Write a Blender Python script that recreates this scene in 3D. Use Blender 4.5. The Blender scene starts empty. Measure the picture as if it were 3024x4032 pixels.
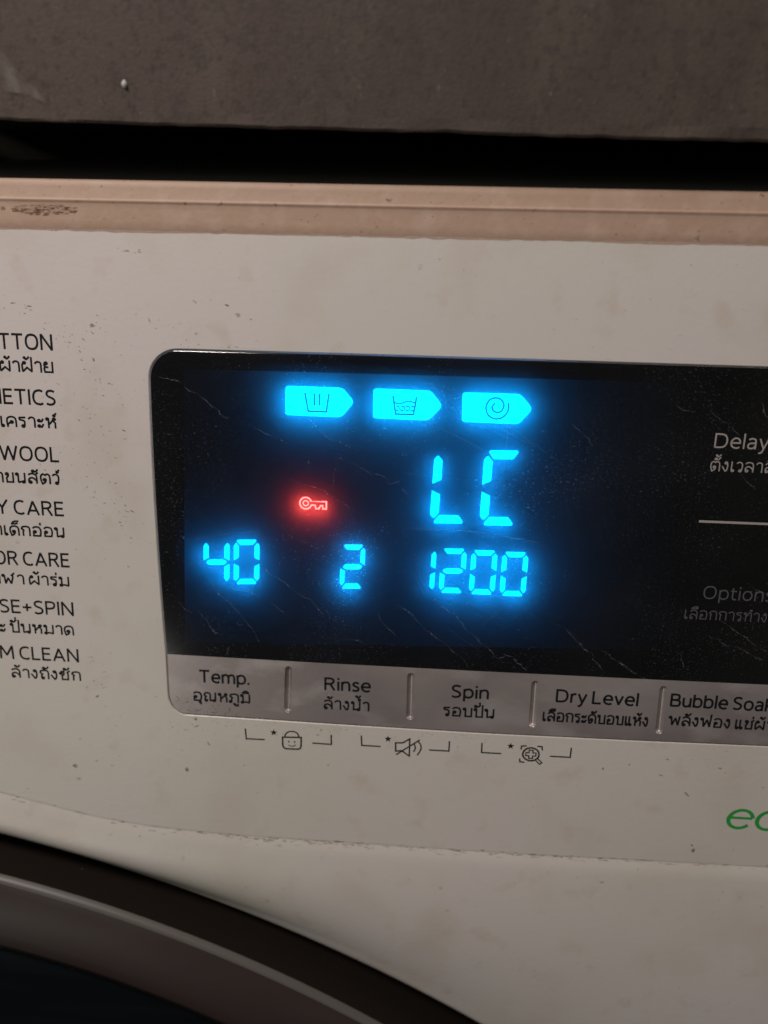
import bpy, bmesh, math, random
from mathutils import Vector, Matrix
from mathutils.geometry import tessellate_polygon
random.seed(7)
S = bpy.context.scene
C = S.collection
LEAN = math.radians(13)          # the control panel leans back
ROT = Matrix.Rotation(-LEAN, 4, 'X')

def loc(x, y, z=0.0):            # panel millimetres (x right, y up, z out) -> local metres
    return Vector((x * .001, -z * .001, y * .001))

# ------------------------------------------------------------------ camera
CAM_A = ((0.997776, 0.026211, -0.061283), (0.040635, -0.968017, 0.247570), (-0.052834, -0.249510, -0.966930))
CAM_P = (8.4534, 39.9216, 154.7088)
cd = bpy.data.cameras.new('camera')
co = bpy.data.objects.new('camera', cd); C.objects.link(co); S.camera = co
ax = [loc(*[v * 1000 for v in r]) for r in CAM_A]
m = Matrix.Identity(4)
for i, a in enumerate((ax[0], -ax[1], -ax[2])):
    for k in range(3): m[k][i] = a[k]
m.translation = loc(*CAM_P)
co.matrix_world = ROT @ m
cd.sensor_fit = 'VERTICAL'; cd.sensor_height = 36.0; cd.lens = 36.0 * 3029 / 4032
cd.clip_start = 0.005; cd.clip_end = 50
cd.dof.use_dof = True; cd.dof.focus_distance = 0.160; cd.dof.aperture_fstop = cd.lens / 3.2

# ------------------------------------------------------------------ light
W = bpy.data.worlds.new('World'); S.world = W; W.use_nodes = True
W.node_tree.nodes['Background'].inputs[0].default_value = (.95, .97, .92, 1)
W.node_tree.nodes['Background'].inputs[1].default_value = 0.065
def area(name, pos, target, size, power, col):
    l = bpy.data.lights.new(name, 'AREA'); l.shape = 'DISK'; l.size = size; l.energy = power; l.color = col
    o = bpy.data.objects.new(name, l); C.objects.link(o); o.location = pos
    o.rotation_euler = (Vector(target) - Vector(pos)).to_track_quat('-Z', 'Y').to_euler()
area('room_lamp', (-.22, -.235, .48), (0, 0, .02), .13, 2.75, (1.0, .905, .875))
area('right_fill_light', (1.0, -1.1, .25), (0, 0, 0), .6, .6, (.95, .96, .80))  # extra unseen fill, added for a greenish tint at lower right
area('strip_fill_light', (-.46, -.88, -.32), (-.03, 0, -.05), .28, .48, (1.0, .98, .90))  # unseen fill added to brighten the left of the button strip
S.view_settings.view_transform = 'Standard'; S.view_settings.look = 'None'
S.view_settings.exposure = 0; S.view_settings.gamma = 1

# ------------------------------------------------------------------ materials
def mat(name, col, rough=.5, metal=0, spec=.5, var=None, bump=None):
    """principled material; var = (scale, second colour, low, high) mottles it, bump = (scale, strength)"""
    M = bpy.data.materials.new(name); M.use_nodes = True
    N = M.node_tree.nodes; K = M.node_tree.links; b = N['Principled BSDF']
    b.inputs['Base Color'].default_value = (*col, 1); b.inputs['Roughness'].default_value = rough
    b.inputs['Metallic'].default_value = metal; b.inputs['Specular IOR Level'].default_value = spec
    tc = N.new('ShaderNodeTexCoord')
    src = None
    if var:
        for (sc, c2, lo, hi, *st) in var:
            mp = N.new('ShaderNodeMapping'); K.new(tc.outputs['Object'], mp.inputs[0])
            if st: mp.inputs['Scale'].default_value = st[0]
            if st and len(st) > 1: mp.inputs['Rotation'].default_value = st[1]
            n = N.new('ShaderNodeTexNoise'); n.inputs['Scale'].default_value = sc; n.inputs['Detail'].default_value = 6
            K.new(mp.outputs[0], n.inputs['Vector'])
            r = N.new('ShaderNodeMapRange'); r.inputs[1].default_value = lo; r.inputs[2].default_value = hi
            K.new(n.outputs[0], r.inputs[0])
            mx = N.new('ShaderNodeMix'); mx.data_type = 'RGBA'
            K.new(r.outputs[0], mx.inputs[0])
            if src: K.new(src, mx.inputs[6])
            else: mx.inputs[6].default_value = (*col, 1)
            mx.inputs[7].default_value = (*c2, 1)
            src = mx.outputs[2]
        K.new(src, b.inputs['Base Color'])
    if bump:
        n = N.new('ShaderNodeTexNoise'); n.inputs['Scale'].default_value = bump[0]; n.inputs['Detail'].default_value = 4
        K.new(tc.outputs['Object'], n.inputs['Vector'])
        bp_ = N.new('ShaderNodeBump'); bp_.inputs['Strength'].default_value = bump[1]; bp_.inputs['Distance'].default_value = .0003
        K.new(n.outputs[0], bp_.inputs['Height']); K.new(bp_.outputs[0], b.inputs['Normal'])
    return M

M = {}
M['plastic'] = mat('white_plastic', (.60, .546, .522), .38, var=[
    (11, (.565, .535, .465), .35, .65), (45, (.53, .47, .41), .52, .80), (130, (.53, .465, .40), .58, .76),
    (900, (.36, .28, .21), .70, .78), (260, (.40, .33, .27), .725, .80)], bump=(900, .12))
M['lid'] = mat('dusty_tan_trim', (.42, .285, .205), .6, var=[
    (40, (.40, .265, .19), .4, .65, (.3, 1, 1)), (220, (.46, .33, .25), .5, .75), (600, (.18, .10, .05), .66, .75)], bump=(700, .25))
M['slab'] = mat('stained_concrete', (.090, .064, .050), .75, var=[
    (14, (.066, .047, .041), .38, .62, (1, 1, .5)), (70, (.105, .082, .062), .48, .75, (1, 1, .35)), (240, (.058, .042, .036), .55, .75, (1, 1, .45)), (900, (.055, .040, .034), .5, .72, (1, 1, .8)), (1100, (.15, .13, .11), .68, .78, (1, 1, .6))], bump=(1600, .3))
M['silver'] = mat('silver_film', (.50, .435, .415), .40, metal=.62, var=[
    (24, (.36, .31, .30), .38, .58, (1, 1, 1.5)), (60, (.58, .52, .50), .52, .72, (1, 1, 2), (0, .6, 0)), (600, (.62, .56, .52), .70, .78), (900, (.22, .17, .14), .71, .78)], bump=(1200, .08))
M['ink'] = mat('dark_print', (.007, .007, .009), .5, spec=.25)
M['greyink'] = mat('grey_print', (.34, .305, .285), .5)
M['dimink'] = mat('unlit_grey_print', (.08, .077, .084), .5)  # unlit look of this print painted in as a darker grey
M['green'] = mat('green_print', (.025, .30, .05), .4)
M['lidtop'] = mat('dusty_lid', (.50, .50, .46), .8, spec=.2)
M['mask'] = mat('black_mask', (.012, .012, .016), .5, var=[(20, (.02, .018, .024), .4, .7)])
M['board'] = mat('dark_board', (.012, .012, .016), .7)
M['ghost'] = mat('unlit_segment', (.07, .09, .10), .6)
M['black'] = mat('black_rubber', (.009, .007, .005), .8, spec=.12)
M['rim'] = mat('brown_grey_gloss_rim', (.046, .036, .032), .42, spec=.35, var=[
    (9, (.036, .024, .021), .42, .6, (1, 1, 3), (0, .35, 0)), (700, (.16, .14, .13), .73, .80)], bump=(60, .05))
M['rimedge'] = mat('rim_edge_highlight', (.10, .09, .08), .45)  # edge highlight put into the colour, paler than the rim
M['glass'] = mat('dark_door_glass', (.004, .006, .007), .12, var=[(30, (.008, .010, .012), .5, .7, (.25, 1, 4), (0, -.3, 0))])
M['dirt'] = mat('brown_dirt', (.20, .14, .105), .9, var=[(1500, (.10, .07, .05), .4, .6)])
M['rimside'] = mat('dark_brown_seal', (.013, .009, .006), .7, spec=.2)
M['pale'] = mat('pale_paint', (.35, .32, .28), .6)
M['white'] = mat('white_paint_drop', (.55, .52, .5), .6)
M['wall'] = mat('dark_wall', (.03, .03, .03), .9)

def emis(name, col, s):
    m_ = bpy.data.materials.new(name); m_.use_nodes = True; N = m_.node_tree.nodes; N.clear()
    e = N.new('ShaderNodeEmission'); e.inputs[0].default_value = (*col, 1); e.inputs[1].default_value = s
    o = N.new('ShaderNodeOutputMaterial'); m_.node_tree.links.new(e.outputs[0], o.inputs[0]); return m_
M['blue'] = emis('lit_blue', (.0, .31, 1.0), 36)
M['bluearrow'] = emis('lit_blue_arrow', (.0, .33, 1.0), 31)
M['red'] = emis('lit_red', (1.0, .060, .050), 88)

def film(name, opac, front, back_amt, spk=None, rough=None, tint=(1, 1, 1)):
    """see-through sheet: tinted transmission plus a share of scattering (dust, haze) that picks up light from both sides"""
    m_ = bpy.data.materials.new(name); m_.use_nodes = True; N = m_.node_tree.nodes; K = m_.node_tree.links; N.clear()
    out = N.new('ShaderNodeOutputMaterial'); tr = N.new('ShaderNodeBsdfTransparent'); tr.inputs[0].default_value = (*tint, 1)
    df = N.new('ShaderNodeBsdfDiffuse'); df.inputs[0].default_value = (*front, 1)
    tl = N.new('ShaderNodeBsdfTranslucent'); tl.inputs[0].default_value = (1, 1, 1, 1)
    a = N.new('ShaderNodeMixShader'); a.inputs[0].default_value = back_amt
    K.new(df.outputs[0], a.inputs[1]); K.new(tl.outputs[0], a.inputs[2])
    b = N.new('ShaderNodeMixShader'); b.inputs[0].default_value = opac
    K.new(tr.outputs[0], b.inputs[1]); K.new(a.outputs[0], b.inputs[2]); res = b.outputs[0]
    if spk:
        tc = N.new('ShaderNodeTexCoord'); acc = None
        for (kind, sc, lo, hi, amt, st) in spk:
            mp = N.new('ShaderNodeMapping'); mp.inputs['Scale'].default_value = st; K.new(tc.outputs['Object'], mp.inputs[0])
            n = N.new('ShaderNodeTexNoise'); n.inputs['Scale'].default_value = sc; n.inputs['Detail'].default_value = 3 if kind == 'n' else 8
            K.new(mp.outputs[0], n.inputs['Vector'])
            r = N.new('ShaderNodeMapRange'); r.inputs[1].default_value = lo; r.inputs[2].default_value = hi; r.inputs[4].default_value = amt
            K.new(n.outputs[0], r.inputs[0]); o = r.outputs[0]
            if kind == 'm':      # regional multiplier of everything so far
                q = N.new('ShaderNodeMath'); q.operation = 'MULTIPLY'; r.inputs[3].default_value = .25
            else:
                q = N.new('ShaderNodeMath'); q.operation = 'ADD'
            if acc is None: acc = o
            else:
                K.new(acc, q.inputs[0]); K.new(o, q.inputs[1]); acc = q.outputs[0]
        q = N.new('ShaderNodeMath'); q.operation = 'ADD'; q.use_clamp = True; q.inputs[1].default_value = opac
        K.new(acc, q.inputs[0]); K.new(q.outputs[0], b.inputs[0])
    if rough is not None:
        g = N.new('ShaderNodeBsdfGlossy'); g.inputs['Roughness'].default_value = rough; g.inputs[0].default_value = (1, 1, 1, 1)
        fr = N.new('ShaderNodeFresnel'); fr.inputs[0].default_value = 1.47
        c = N.new('ShaderNodeMixShader'); K.new(fr.outputs[0], c.inputs[0]); K.new(res, c.inputs[1]); K.new(g.outputs[0], c.inputs[2]); res = c.outputs[0]
    K.new(res, out.inputs[0]); return m_
M['cover'] = film('smoked_dusty_cover', .012, (.45, .42, .42), .6, spk=[
    ('n', 2600, .59, .74, .24, (1, 1, 1)), ('n', 1300, .63, .75, .32, (1, 1, 1.6)), ('m', 55, .42, .66, 1.0, (1, 1, 1)), ('n', 40, .35, .8, .03, (1, 1, 1))],
    rough=.10, tint=(.20, .20, .21))
M['symbol'] = film('symbol_print', 0.0, (.1, .1, .1), .5, tint=(.12, .12, .07))
M['haze_film'] = film('diffusing_legend_film', .41, (.04, .04, .05), .80)
M['stain'] = film('dark_stain', .10, (.19, .105, .055), 0, spk=[('n', 1300, .40, .62, .38, (.6, 1, 1))])
M['residue'] = film('tan_residue', .42, (.44, .30, .22), 0, spk=[('n', 500, .35, .65, .3, (1, 1, 1))])
M['streak'] = film('dried_streak', .06, (.42, .40, .41), .5, spk=[('n', 1800, .40, .68, .38, (1, 1, 1))])
M['scratch'] = film('hairline_scratch', .10, (.5, .48, .5), .8, spk=[('n', 500, .45, .7, .12, (1, 1, 1))])

# ------------------------------------------------------------------ object helpers
def mesh_obj(name, verts, faces, mt, parent=None, smooth=False, label=None, kind=None, raw=False):
    me = bpy.data.meshes.new(name)
    me.from_pydata([tuple(v) if raw else tuple(loc(*v)) for v in verts], [], faces); me.update()
    if smooth:
        for p in me.polygons: p.use_smooth = True
    o = bpy.data.objects.new(name, me); C.objects.link(o)
    for q in (mt if isinstance(mt, (list, tuple)) else [mt]): me.materials.append(q)
    if parent: o.parent = parent
    if label: o['label'] = label
    if kind: o['kind'] = kind
    return o

def thing(o, label, cat, group=None):
    o['label'] = label; o['category'] = cat
    if group: o['group'] = group
    return o

class Acc:
    def __init__(s): s.v = []; s.f = []
    def quad(s, a, b, c, d):
        n = len(s.v); s.v += [a, b, c, d]; s.f.append((n, n+1, n+2, n+3))
    def poly(s, pts, z, th=0.0):
        """flat polygon at height z; th > 0 gives it sides going down by th"""
        n = len(s.v); k = len(pts); s.v += [(p[0], p[1], z) for p in pts]
        tri = tessellate_polygon([[Vector((p[0], p[1], 0)) for p in pts]])
        for t in tri:
            a, b, c = [Vector(pts[i]) for i in t]
            cr = (b.x-a.x)*(c.y-a.y)-(b.y-a.y)*(c.x-a.x)
            s.f.append(tuple(n+i for i in (t if cr > 0 else t[::-1])))
        if th:
            s.v += [(p[0], p[1], z-th) for p in pts]
            for i in range(k):
                j = (i+1) % k; s.f.append((n+i, n+k+i, n+k+j, n+j))
    def ribbon(s, pts, w, z, closed=False, z1=None, ext=0.0, zstep=None):
        P = [Vector(p[:2]) for p in pts]
        Q = [P[0]]
        for p in P[1:]:
            if (p-Q[-1]).length > 1e-5: Q.append(p)
        P = Q
        if closed and (P[0]-P[-1]).length < 1e-5: P.pop()
        n = len(P)
        if n < 2: return
        if not closed:                      # a sharp turn starts a new piece, so points keep their weight
            for i in range(1, n-1):
                if (P[i]-P[i-1]).normalized().dot((P[i+1]-P[i]).normalized()) < -.2:
                    s.ribbon([tuple(p) for p in P[:i+1]], w, z, ext=ext or .0)
                    s.ribbon([tuple(p) for p in P[i:]], w, z+.003, ext=ext or .0)
                    return
        if not closed and ext:
            d = (P[1]-P[0]).normalized(); P[0] = P[0]-d*ext
            d = (P[-1]-P[-2]).normalized(); P[-1] = P[-1]+d*ext
        L = []; R = []
        for i in range(n):
            if closed: a, b = P[i]-P[i-1], P[(i+1) % n]-P[i]
            else:
                a = P[i]-P[i-1] if i else P[1]-P[0]; b = P[i+1]-P[i] if i < n-1 else a
            a = a.normalized(); b = b.normalized(); t = a+b
            if t.length < .3: t = b
            t.normalize(); nn = Vector((-t.y, t.x)); q = max(.5, nn.dot(Vector((-b.y, b.x))))
            ww = w[i] if isinstance(w, (list, tuple)) else w
            h = ww/2/q; L.append(P[i]+nn*h); R.append(P[i]-nn*h)
        b0 = len(s.v)
        for i in range(n): s.v += [(L[i].x, L[i].y, z), (R[i].x, R[i].y, z)]
        for i in range(n if closed else n-1):
            j = (i+1) % n; s.f.append((b0+2*i, b0+2*i+1, b0+2*j+1, b0+2*j))
    def obj(s, name, mt, parent=None, **k): return mesh_obj(name, s.v, s.f, mt, parent, **k)

def smooth_pts(pts, n=6, closed=False):
    P = [Vector(p[:2]) for p in pts]; out = []
    m_ = len(P)
    if m_ < 3 and not closed: return P
    for i in range(m_ if closed else m_-1):
        if closed: a, b, c, d = P[i-1], P[i], P[(i+1) % m_], P[(i+2) % m_]
        else: b, c = P[i], P[i+1]; a = P[i-1] if i else b; d = P[i+2] if i < m_-2 else c
        for k in range(n):
            t = k/n
            out.append(.5*((2*b)+(c-a)*t+(2*a-5*b+4*c-d)*t*t+(3*b-3*c+d-a)*t**3))
    if not closed: out.append(P[-1])
    return out

def offset_open(pts, d):
    """offset an open polyline to its right-hand side by d"""
    P = [Vector(p) for p in pts]; out = []
    for i, p in enumerate(P):
        a = (P[i]-P[i-1]).normalized() if i else (P[1]-P[0]).normalized()
        b = (P[i+1]-P[i]).normalized() if i < len(P)-1 else a
        t = (a+b).normalized(); nn = Vector((t.y, -t.x)); q = max(.6, nn.dot(Vector((b.y, -b.x))))
        out.append(p+nn*d/q)
    return out

# ------------------------------------------------------------------ measured outlines, panel millimetres
TEXTS=[
('p','COTTON',2,6,(-79.19,31.02),(-68.08,31.00),(0.15,3.12)),
('p','ผ้าฝ้าย',0,7,(-79.53,26.56),(-68.29,26.40),(0.10,2.24)),
('p','SYNTHETICS',5,10,(-79.34,19.89),(-68.38,19.81),(0.16,3.29)),
('p','ใยสังเคราะห์',5,12,(-80.57,15.17),(-68.55,15.01),(0.07,2.19)),
('p','WOOL',0,4,(-81.29,8.04),(-68.63,7.88),(0.13,3.31)),
('p','ผ้าขนสัตว์',3,10,(-80.67,3.26),(-68.88,3.05),(0.07,2.32)),
('p','BABY CARE',5,9,(-79.39,-3.61),(-68.52,-3.94),(0.09,3.19)),
('p','ผ้าเด็กอ่อน',3,11,(-82.16,-8.41),(-68.64,-8.70),(0.03,2.11)),
('p','OUTDOOR CARE',6,12,(-81.87,-15.15),(-68.17,-15.39),(0.07,3.11)),
('p','กีฬา ผ้าร่ม',2,11,(-83.67,-19.59),(-68.56,-19.86),(-0.03,2.13)),
('p','RINSE+SPIN',3,10,(-84.82,-26.38),(-68.08,-26.72),(0.04,3.09)),
('p','ล้างและ ปั่นหมาด',8,16,(-82.90,-31.10),(-68.38,-31.37),(-0.01,2.15)),
('p','DRUM CLEAN',3,10,(-85.89,-37.52),(-67.77,-37.88),(0.03,3.08)),
('p','ล้างถังซัก',0,10,(-83.78,-42.14),(-67.61,-42.44),(0.01,2.17)),
('b','Temp.',0,5,(-40.30,-40.97),(-29.05,-41.06),(0.05,2.96)),
('b','อุณหภูมิ',0,8,(-41.98,-45.70),(-28.96,-45.59),(0.04,2.33)),
('b','Rinse',0,5,(-12.15,-41.28),(-1.95,-41.27),(-0.07,3.04)),
('b','ล้างน้ำ',0,7,(-12.36,-45.93),(-2.09,-45.95),(-0.05,2.24)),
('b','Spin',0,4,(15.95,-41.47),(24.08,-41.43),(-0.12,2.99)),
('b','รอบปั่น',0,7,(14.31,-45.98),(25.64,-46.04),(-0.08,2.17)),
('b','Dry Level',0,9,(38.71,-41.24),(56.38,-41.17),(-0.20,2.90)),
('b','เลือกระดับอบแห้ง',0,16,(36.11,-46.02),(59.02,-45.90),(-0.18,2.15)),
('b','Bubble Soak',0,10,(63.21,-40.87),(82.84,-40.75),(-0.38,3.03)),
('b','พลังฟอง แช่ผ้า',0,12,(63.34,-45.36),(83.74,-45.30),(-0.26,2.15)),
('d','Delay End',0,4,(65.11,15.90),(73.33,15.92),(-0.50,2.98)),
('d','ตั้งเวลาสิ้นสุด',0,8,(64.91,11.23),(75.15,11.26),(-0.24,1.96)),
('o','Options',0,6,(66.97,-15.97),(79.24,-15.70),(-0.38,2.93)),
('o','เลือกการทำงาน',0,11,(63.63,-20.51),(80.64,-20.35),(-0.26,2.11)),
('e','eco',0,1,(78.71,-70.25),(84.31,-70.24),(-0.27,5.03)),
]
DIGITS=[
('4',(-39.59,-18.92),(5.68,0.27),(0.33,10.20)),
('0',(-32.83,-18.53),(5.60,0.27),(0.23,10.11)),
('2',(-9.46,-18.43),(5.25,0.17),(0.28,10.00)),
('1',(5.59,-18.45),(5.51,0.15),(0.28,9.90)),
('2',(12.18,-18.37),(5.46,0.15),(0.14,10.02)),
('0',(18.65,-18.35),(5.52,0.12),(0.16,9.92)),
('0',(25.30,-18.41),(5.49,0.12),(0.06,9.90)),
('L',(9.52,-2.82),(7.97,0.23),(0.49,15.67)),
('C',(20.06,-2.82),(7.91,0.23),(0.21,16.00)),
]
ARROW_A=[(-21.14,25.06),(-9.33,25.04),(-6.87,22.21),(-9.52,18.96),(-21.18,19.05)]
ARROW_B=[(-3.03,25.11),(8.73,25.04),(11.24,22.01),(8.50,18.93),(-3.00,19.00)]
ARROW_C=[(15.12,24.90),(26.86,24.94),(29.47,22.01),(26.89,18.82),(15.27,18.87)]
TUB_A=[(-16.73,23.97),(-16.06,20.31),(-12.33,20.30),(-11.83,23.95)]
BAR_A=[(-14.82,23.95),(-14.81,21.54)]
BAR_B=[(-13.73,23.94),(-13.72,21.57)]
TUB_B=[(1.14,23.95),(1.77,20.33),(5.38,20.32),(5.90,23.92)]
WAVE=[(1.49,22.60),(2.15,22.49),(2.68,22.48),(3.33,22.72),(4.11,22.98),(4.89,22.90),(5.74,22.69)]
DASH_0=[(1.91,21.91),(2.43,21.90)]
DASH_1=[(2.83,21.94),(3.48,21.94)]
DASH_2=[(3.83,21.95),(4.46,21.94)]
DASH_3=[(4.82,21.93),(5.45,21.92)]
DASH_4=[(1.85,21.09),(2.33,21.08)]
DASH_5=[(2.72,21.12),(3.38,21.12)]
DASH_6=[(3.75,21.13),(4.43,21.13)]
DASH_7=[(4.77,21.11),(5.35,21.11)]
DASHV_0=[(2.59,21.93),(2.62,21.12)]
DASHV_1=[(3.56,21.94),(3.59,21.13)]
DASHV_2=[(4.59,21.95),(4.61,21.13)]
SPIRAL=[(21.61,23.21),(21.08,22.47),(21.34,21.70),(22.19,21.33),(23.00,21.70),(23.39,22.81),(22.86,23.83),(21.75,24.23),(20.49,23.75),(19.87,22.30),(20.41,20.75),(21.75,20.06),(23.16,20.32),(24.13,21.40),(24.37,22.45),(24.26,23.35)]
KEY_SHAFT=[(-15.75,0.86),(-12.49,0.88),(-12.51,-0.69),(-13.23,-0.69),(-13.29,-0.01),(-13.74,0.00),(-14.10,-0.70),(-14.74,-0.70),(-14.91,0.04),(-15.75,0.06)]
KEY_C=(-16.92,0.41); KEY_R=1.26
PLATE_L=[(-47.62,-34.63),(-47.79,-34.58),(-48.22,-20.38),(-48.47,-3.48),(-48.62,2.98),(-48.40,18.75),(-48.34,26.58),(-48.20,27.75),(-47.67,28.98),(-46.88,30.16),(-45.81,30.92),(-44.64,31.48),(-43.15,31.82),(-42.08,31.80),(-6.49,31.90),(35.85,31.68),(73.29,31.88)]
SPLIT=[(-47.62,-34.51),(-10.96,-34.87),(22.42,-34.88),(55.10,-34.77),(83.08,-34.60)]
PLATE_B=[(-47.62,-34.63),(-47.60,-39.26),(-47.54,-44.32),(-47.37,-45.83),(-46.95,-47.01),(-46.41,-47.86),(-45.67,-48.52),(-44.93,-48.99),(-44.06,-49.25),(-10.83,-49.63),(23.29,-49.86),(56.67,-49.59),(85.22,-49.18)]
WINDOW=[(-43.55,-31.98),(-41.42,28.06),(-6.49,28.22),(43.18,28.32),(56.24,28.28),(62.90,-28.03)]
GROOVES=[(-20.21,-36.85),(-20.51,-46.63),(6.88,-36.94),(6.95,-46.74),(33.95,-37.25),(34.01,-46.90),(61.38,-36.93),(61.53,-46.82)]
BR_0=[(-30.16,-52.08),(-30.01,-54.60),(-25.77,-54.55)]
BR_1=[(-14.82,-54.73),(-10.51,-54.81),(-10.56,-52.43)]
BR_2=[(-3.74,-52.19),(-3.60,-54.62),(0.65,-54.62)]
BR_3=[(11.65,-54.81),(16.05,-54.80),(16.06,-52.38)]
BR_4=[(23.31,-52.33),(23.35,-54.70),(27.65,-54.69)]
BR_5=[(38.58,-54.66),(43.00,-54.64),(43.06,-52.31)]
STARS=[(-23.66,-52.63),(2.29,-52.62),(29.71,-52.68)]
LOCK_BODY=[(-21.65,-53.67),(-17.41,-53.48),(-17.41,-55.58),(-17.56,-56.22),(-18.10,-56.52),(-20.93,-56.57),(-21.45,-56.24),(-21.62,-55.57)]
LOCK_ARC=[(-21.16,-53.64),(-20.96,-52.89),(-20.35,-52.28),(-19.56,-52.10),(-18.71,-52.21),(-18.10,-52.77),(-17.90,-53.51)]
LOCK_EYES=[(-20.23,-54.48),(-20.24,-54.94),(-18.88,-54.50),(-18.89,-54.96)]
LOCK_SMILE=[(-20.36,-55.52),(-19.94,-55.79),(-19.50,-55.82),(-19.08,-55.77),(-18.64,-55.46)]
SPK=[(4.03,-53.49),(5.64,-53.38),(7.17,-52.32),(7.20,-56.65),(5.47,-55.40),(4.09,-55.57)]
SPK_SLASH=[(4.22,-56.46),(9.46,-52.39)]
SPK_W1=[(8.01,-53.42),(8.39,-53.94),(8.46,-54.74),(8.13,-55.50)]
SPK_W2=[(8.99,-52.77),(9.63,-53.59),(9.74,-54.80),(9.00,-56.28)]
MAG_C=(34.30,-54.45); MAG_RX=1.80; MAG_RY=1.61
MAG_H=[(35.35,-55.81),(35.79,-55.38),(36.87,-56.39),(36.38,-56.83)]
MAG_TL=[(32.01,-53.39),(32.12,-52.52),(33.20,-52.38)]
MAG_TR=[(35.56,-52.36),(36.63,-52.40),(36.75,-53.35)]
MAG_BL=[(31.89,-55.63),(31.99,-56.46),(33.02,-56.56)]
DIVLINE=[(64.13,0.76),(77.85,0.93)]
STREAKS=[
[(-46.88,26.36),(-43.95,25.80),(-41.57,25.22),(-40.28,23.69),(-38.42,23.23),(-37.12,21.95),(-35.55,20.82),(-34.49,20.19),(-33.84,19.15),(-32.92,18.52),(-31.84,18.56)],
[(-27.30,16.71),(-24.90,15.73),(-22.49,14.61),(-20.07,13.75)],
[(-15.77,10.94),(-15.76,8.76),(-15.63,6.85)],
[(-10.12,11.15),(-10.36,7.87),(-10.87,5.11),(-10.99,3.44)],
[(-15.52,18.72),(-13.91,17.18),(-12.57,15.90),(-11.23,14.74),(-9.63,14.67),(-8.01,13.65),(-6.15,12.11)],
[(-10.12,11.15),(-8.24,10.68),(-6.11,9.81)],
[(-9.84,9.53),(-7.67,8.25)],
[(-19.56,6.14),(-17.12,5.14),(-13.04,4.19),(-10.85,2.61),(-8.66,1.87),(-7.01,0.54),(-6.32,-0.27)],
[(-6.11,9.81),(-4.48,8.92),(-3.13,8.15),(-1.25,8.09),(0.25,7.06),(0.68,6.12),(1.75,6.30),(3.34,6.91)],
[(3.66,5.41),(4.77,4.08),(5.87,3.57),(6.40,3.59)],
[(-25.88,-12.55),(-24.78,-13.96),(-23.38,-15.07),(-21.42,-16.16),(-19.73,-17.56),(-18.60,-18.54),(-17.19,-19.37),(-15.21,-20.16),(-14.36,-21.32),(-13.22,-22.91),(-12.37,-23.92)],
[(-36.51,-18.67),(-34.84,-20.39),(-32.88,-22.09),(-31.20,-23.82),(-29.79,-25.57),(-28.67,-27.04),(-27.55,-28.82),(-26.71,-30.63)],
[(-44.25,-22.51),(-42.72,-23.95),(-41.29,-24.34)],
[(-39.56,-24.55),(-38.18,-26.31),(-37.07,-28.09),(-35.66,-29.25),(-34.64,-29.20)],
[(-24.01,-21.35),(-22.03,-22.75),(-19.76,-24.75)],
[(-11.81,-22.24),(-11.23,-23.71),(-10.66,-24.59)],
[(-10.07,-26.68),(-8.93,-26.92),(-7.79,-27.02)],
[(-8.90,-29.06),(-6.05,-29.06),(-4.35,-29.12),(-3.75,-30.62)],
[(-20.23,-5.64),(-17.74,-6.68),(-15.80,-7.45),(-14.13,-8.82),(-12.46,-9.46)],
[(-33.40,-31.91),(-33.73,-33.49),(-34.63,-34.32)],
[(-0.70,-22.57),(-0.24,-24.05),(0.92,-25.50),(2.37,-26.64),(3.81,-27.62)],
[(3.01,-20.00),(5.58,-21.66),(7.90,-23.93),(9.94,-25.93),(11.97,-27.64),(14.28,-29.04),(15.76,-30.48),(17.80,-31.90),(19.02,-33.68)],
[(11.02,-18.42),(12.76,-20.11),(14.47,-21.21),(15.76,-22.03),(17.10,-23.76),(18.58,-25.48),(20.33,-26.90),(21.81,-28.33),(23.27,-29.32),(24.46,-30.62),(25.65,-31.63),(27.28,-30.92),(28.70,-31.30),(29.90,-32.46),(31.98,-34.19)],
[(39.54,-24.38),(41.28,-25.49),(42.50,-26.92),(43.65,-27.76)],
[(33.40,-30.74),(34.91,-32.18)],
[(36.89,19.52),(38.64,18.28),(40.15,17.02),(41.57,15.64)],
[(56.75,24.07),(58.70,23.09),(60.80,22.69)],
[(63.47,23.25),(64.50,22.35),(66.47,21.25),(68.02,19.90),(69.57,18.55)],
[(71.38,10.51),(72.73,9.11),(74.29,7.96)],
[(72.69,25.40),(73.63,23.59),(74.78,21.77)],
[(40.78,-25.62),(42.42,-27.17),(43.79,-28.47),(45.10,-29.08),(46.29,-31.09),(48.25,-33.20)],
[(47.03,-28.29),(48.63,-29.30),(50.24,-30.45),(52.10,-31.46),(54.00,-32.88),(55.07,-33.45)],
[(69.09,-23.98),(70.91,-24.83),(72.52,-25.82),(74.28,-26.14),(76.05,-26.58),(78.19,-27.82),(79.76,-28.55),(81.03,-28.84)],
[(71.62,-20.90),(72.90,-21.37),(74.27,-22.50),(75.61,-23.37),(77.17,-24.09),(78.57,-25.36),(80.16,-26.22),(81.99,-27.21)],
[(63.18,-27.96),(64.03,-28.87),(64.61,-30.62),(65.64,-31.95)],
[(76.12,-12.39),(77.58,-13.36),(79.10,-13.93),(80.05,-14.02)],
[(51.03,-31.14),(52.47,-31.92),(53.72,-32.71),(54.77,-33.51),(56.00,-34.09),(57.45,-34.88),(58.92,-35.88),(60.36,-36.55),(61.20,-37.05)],
]
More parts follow.
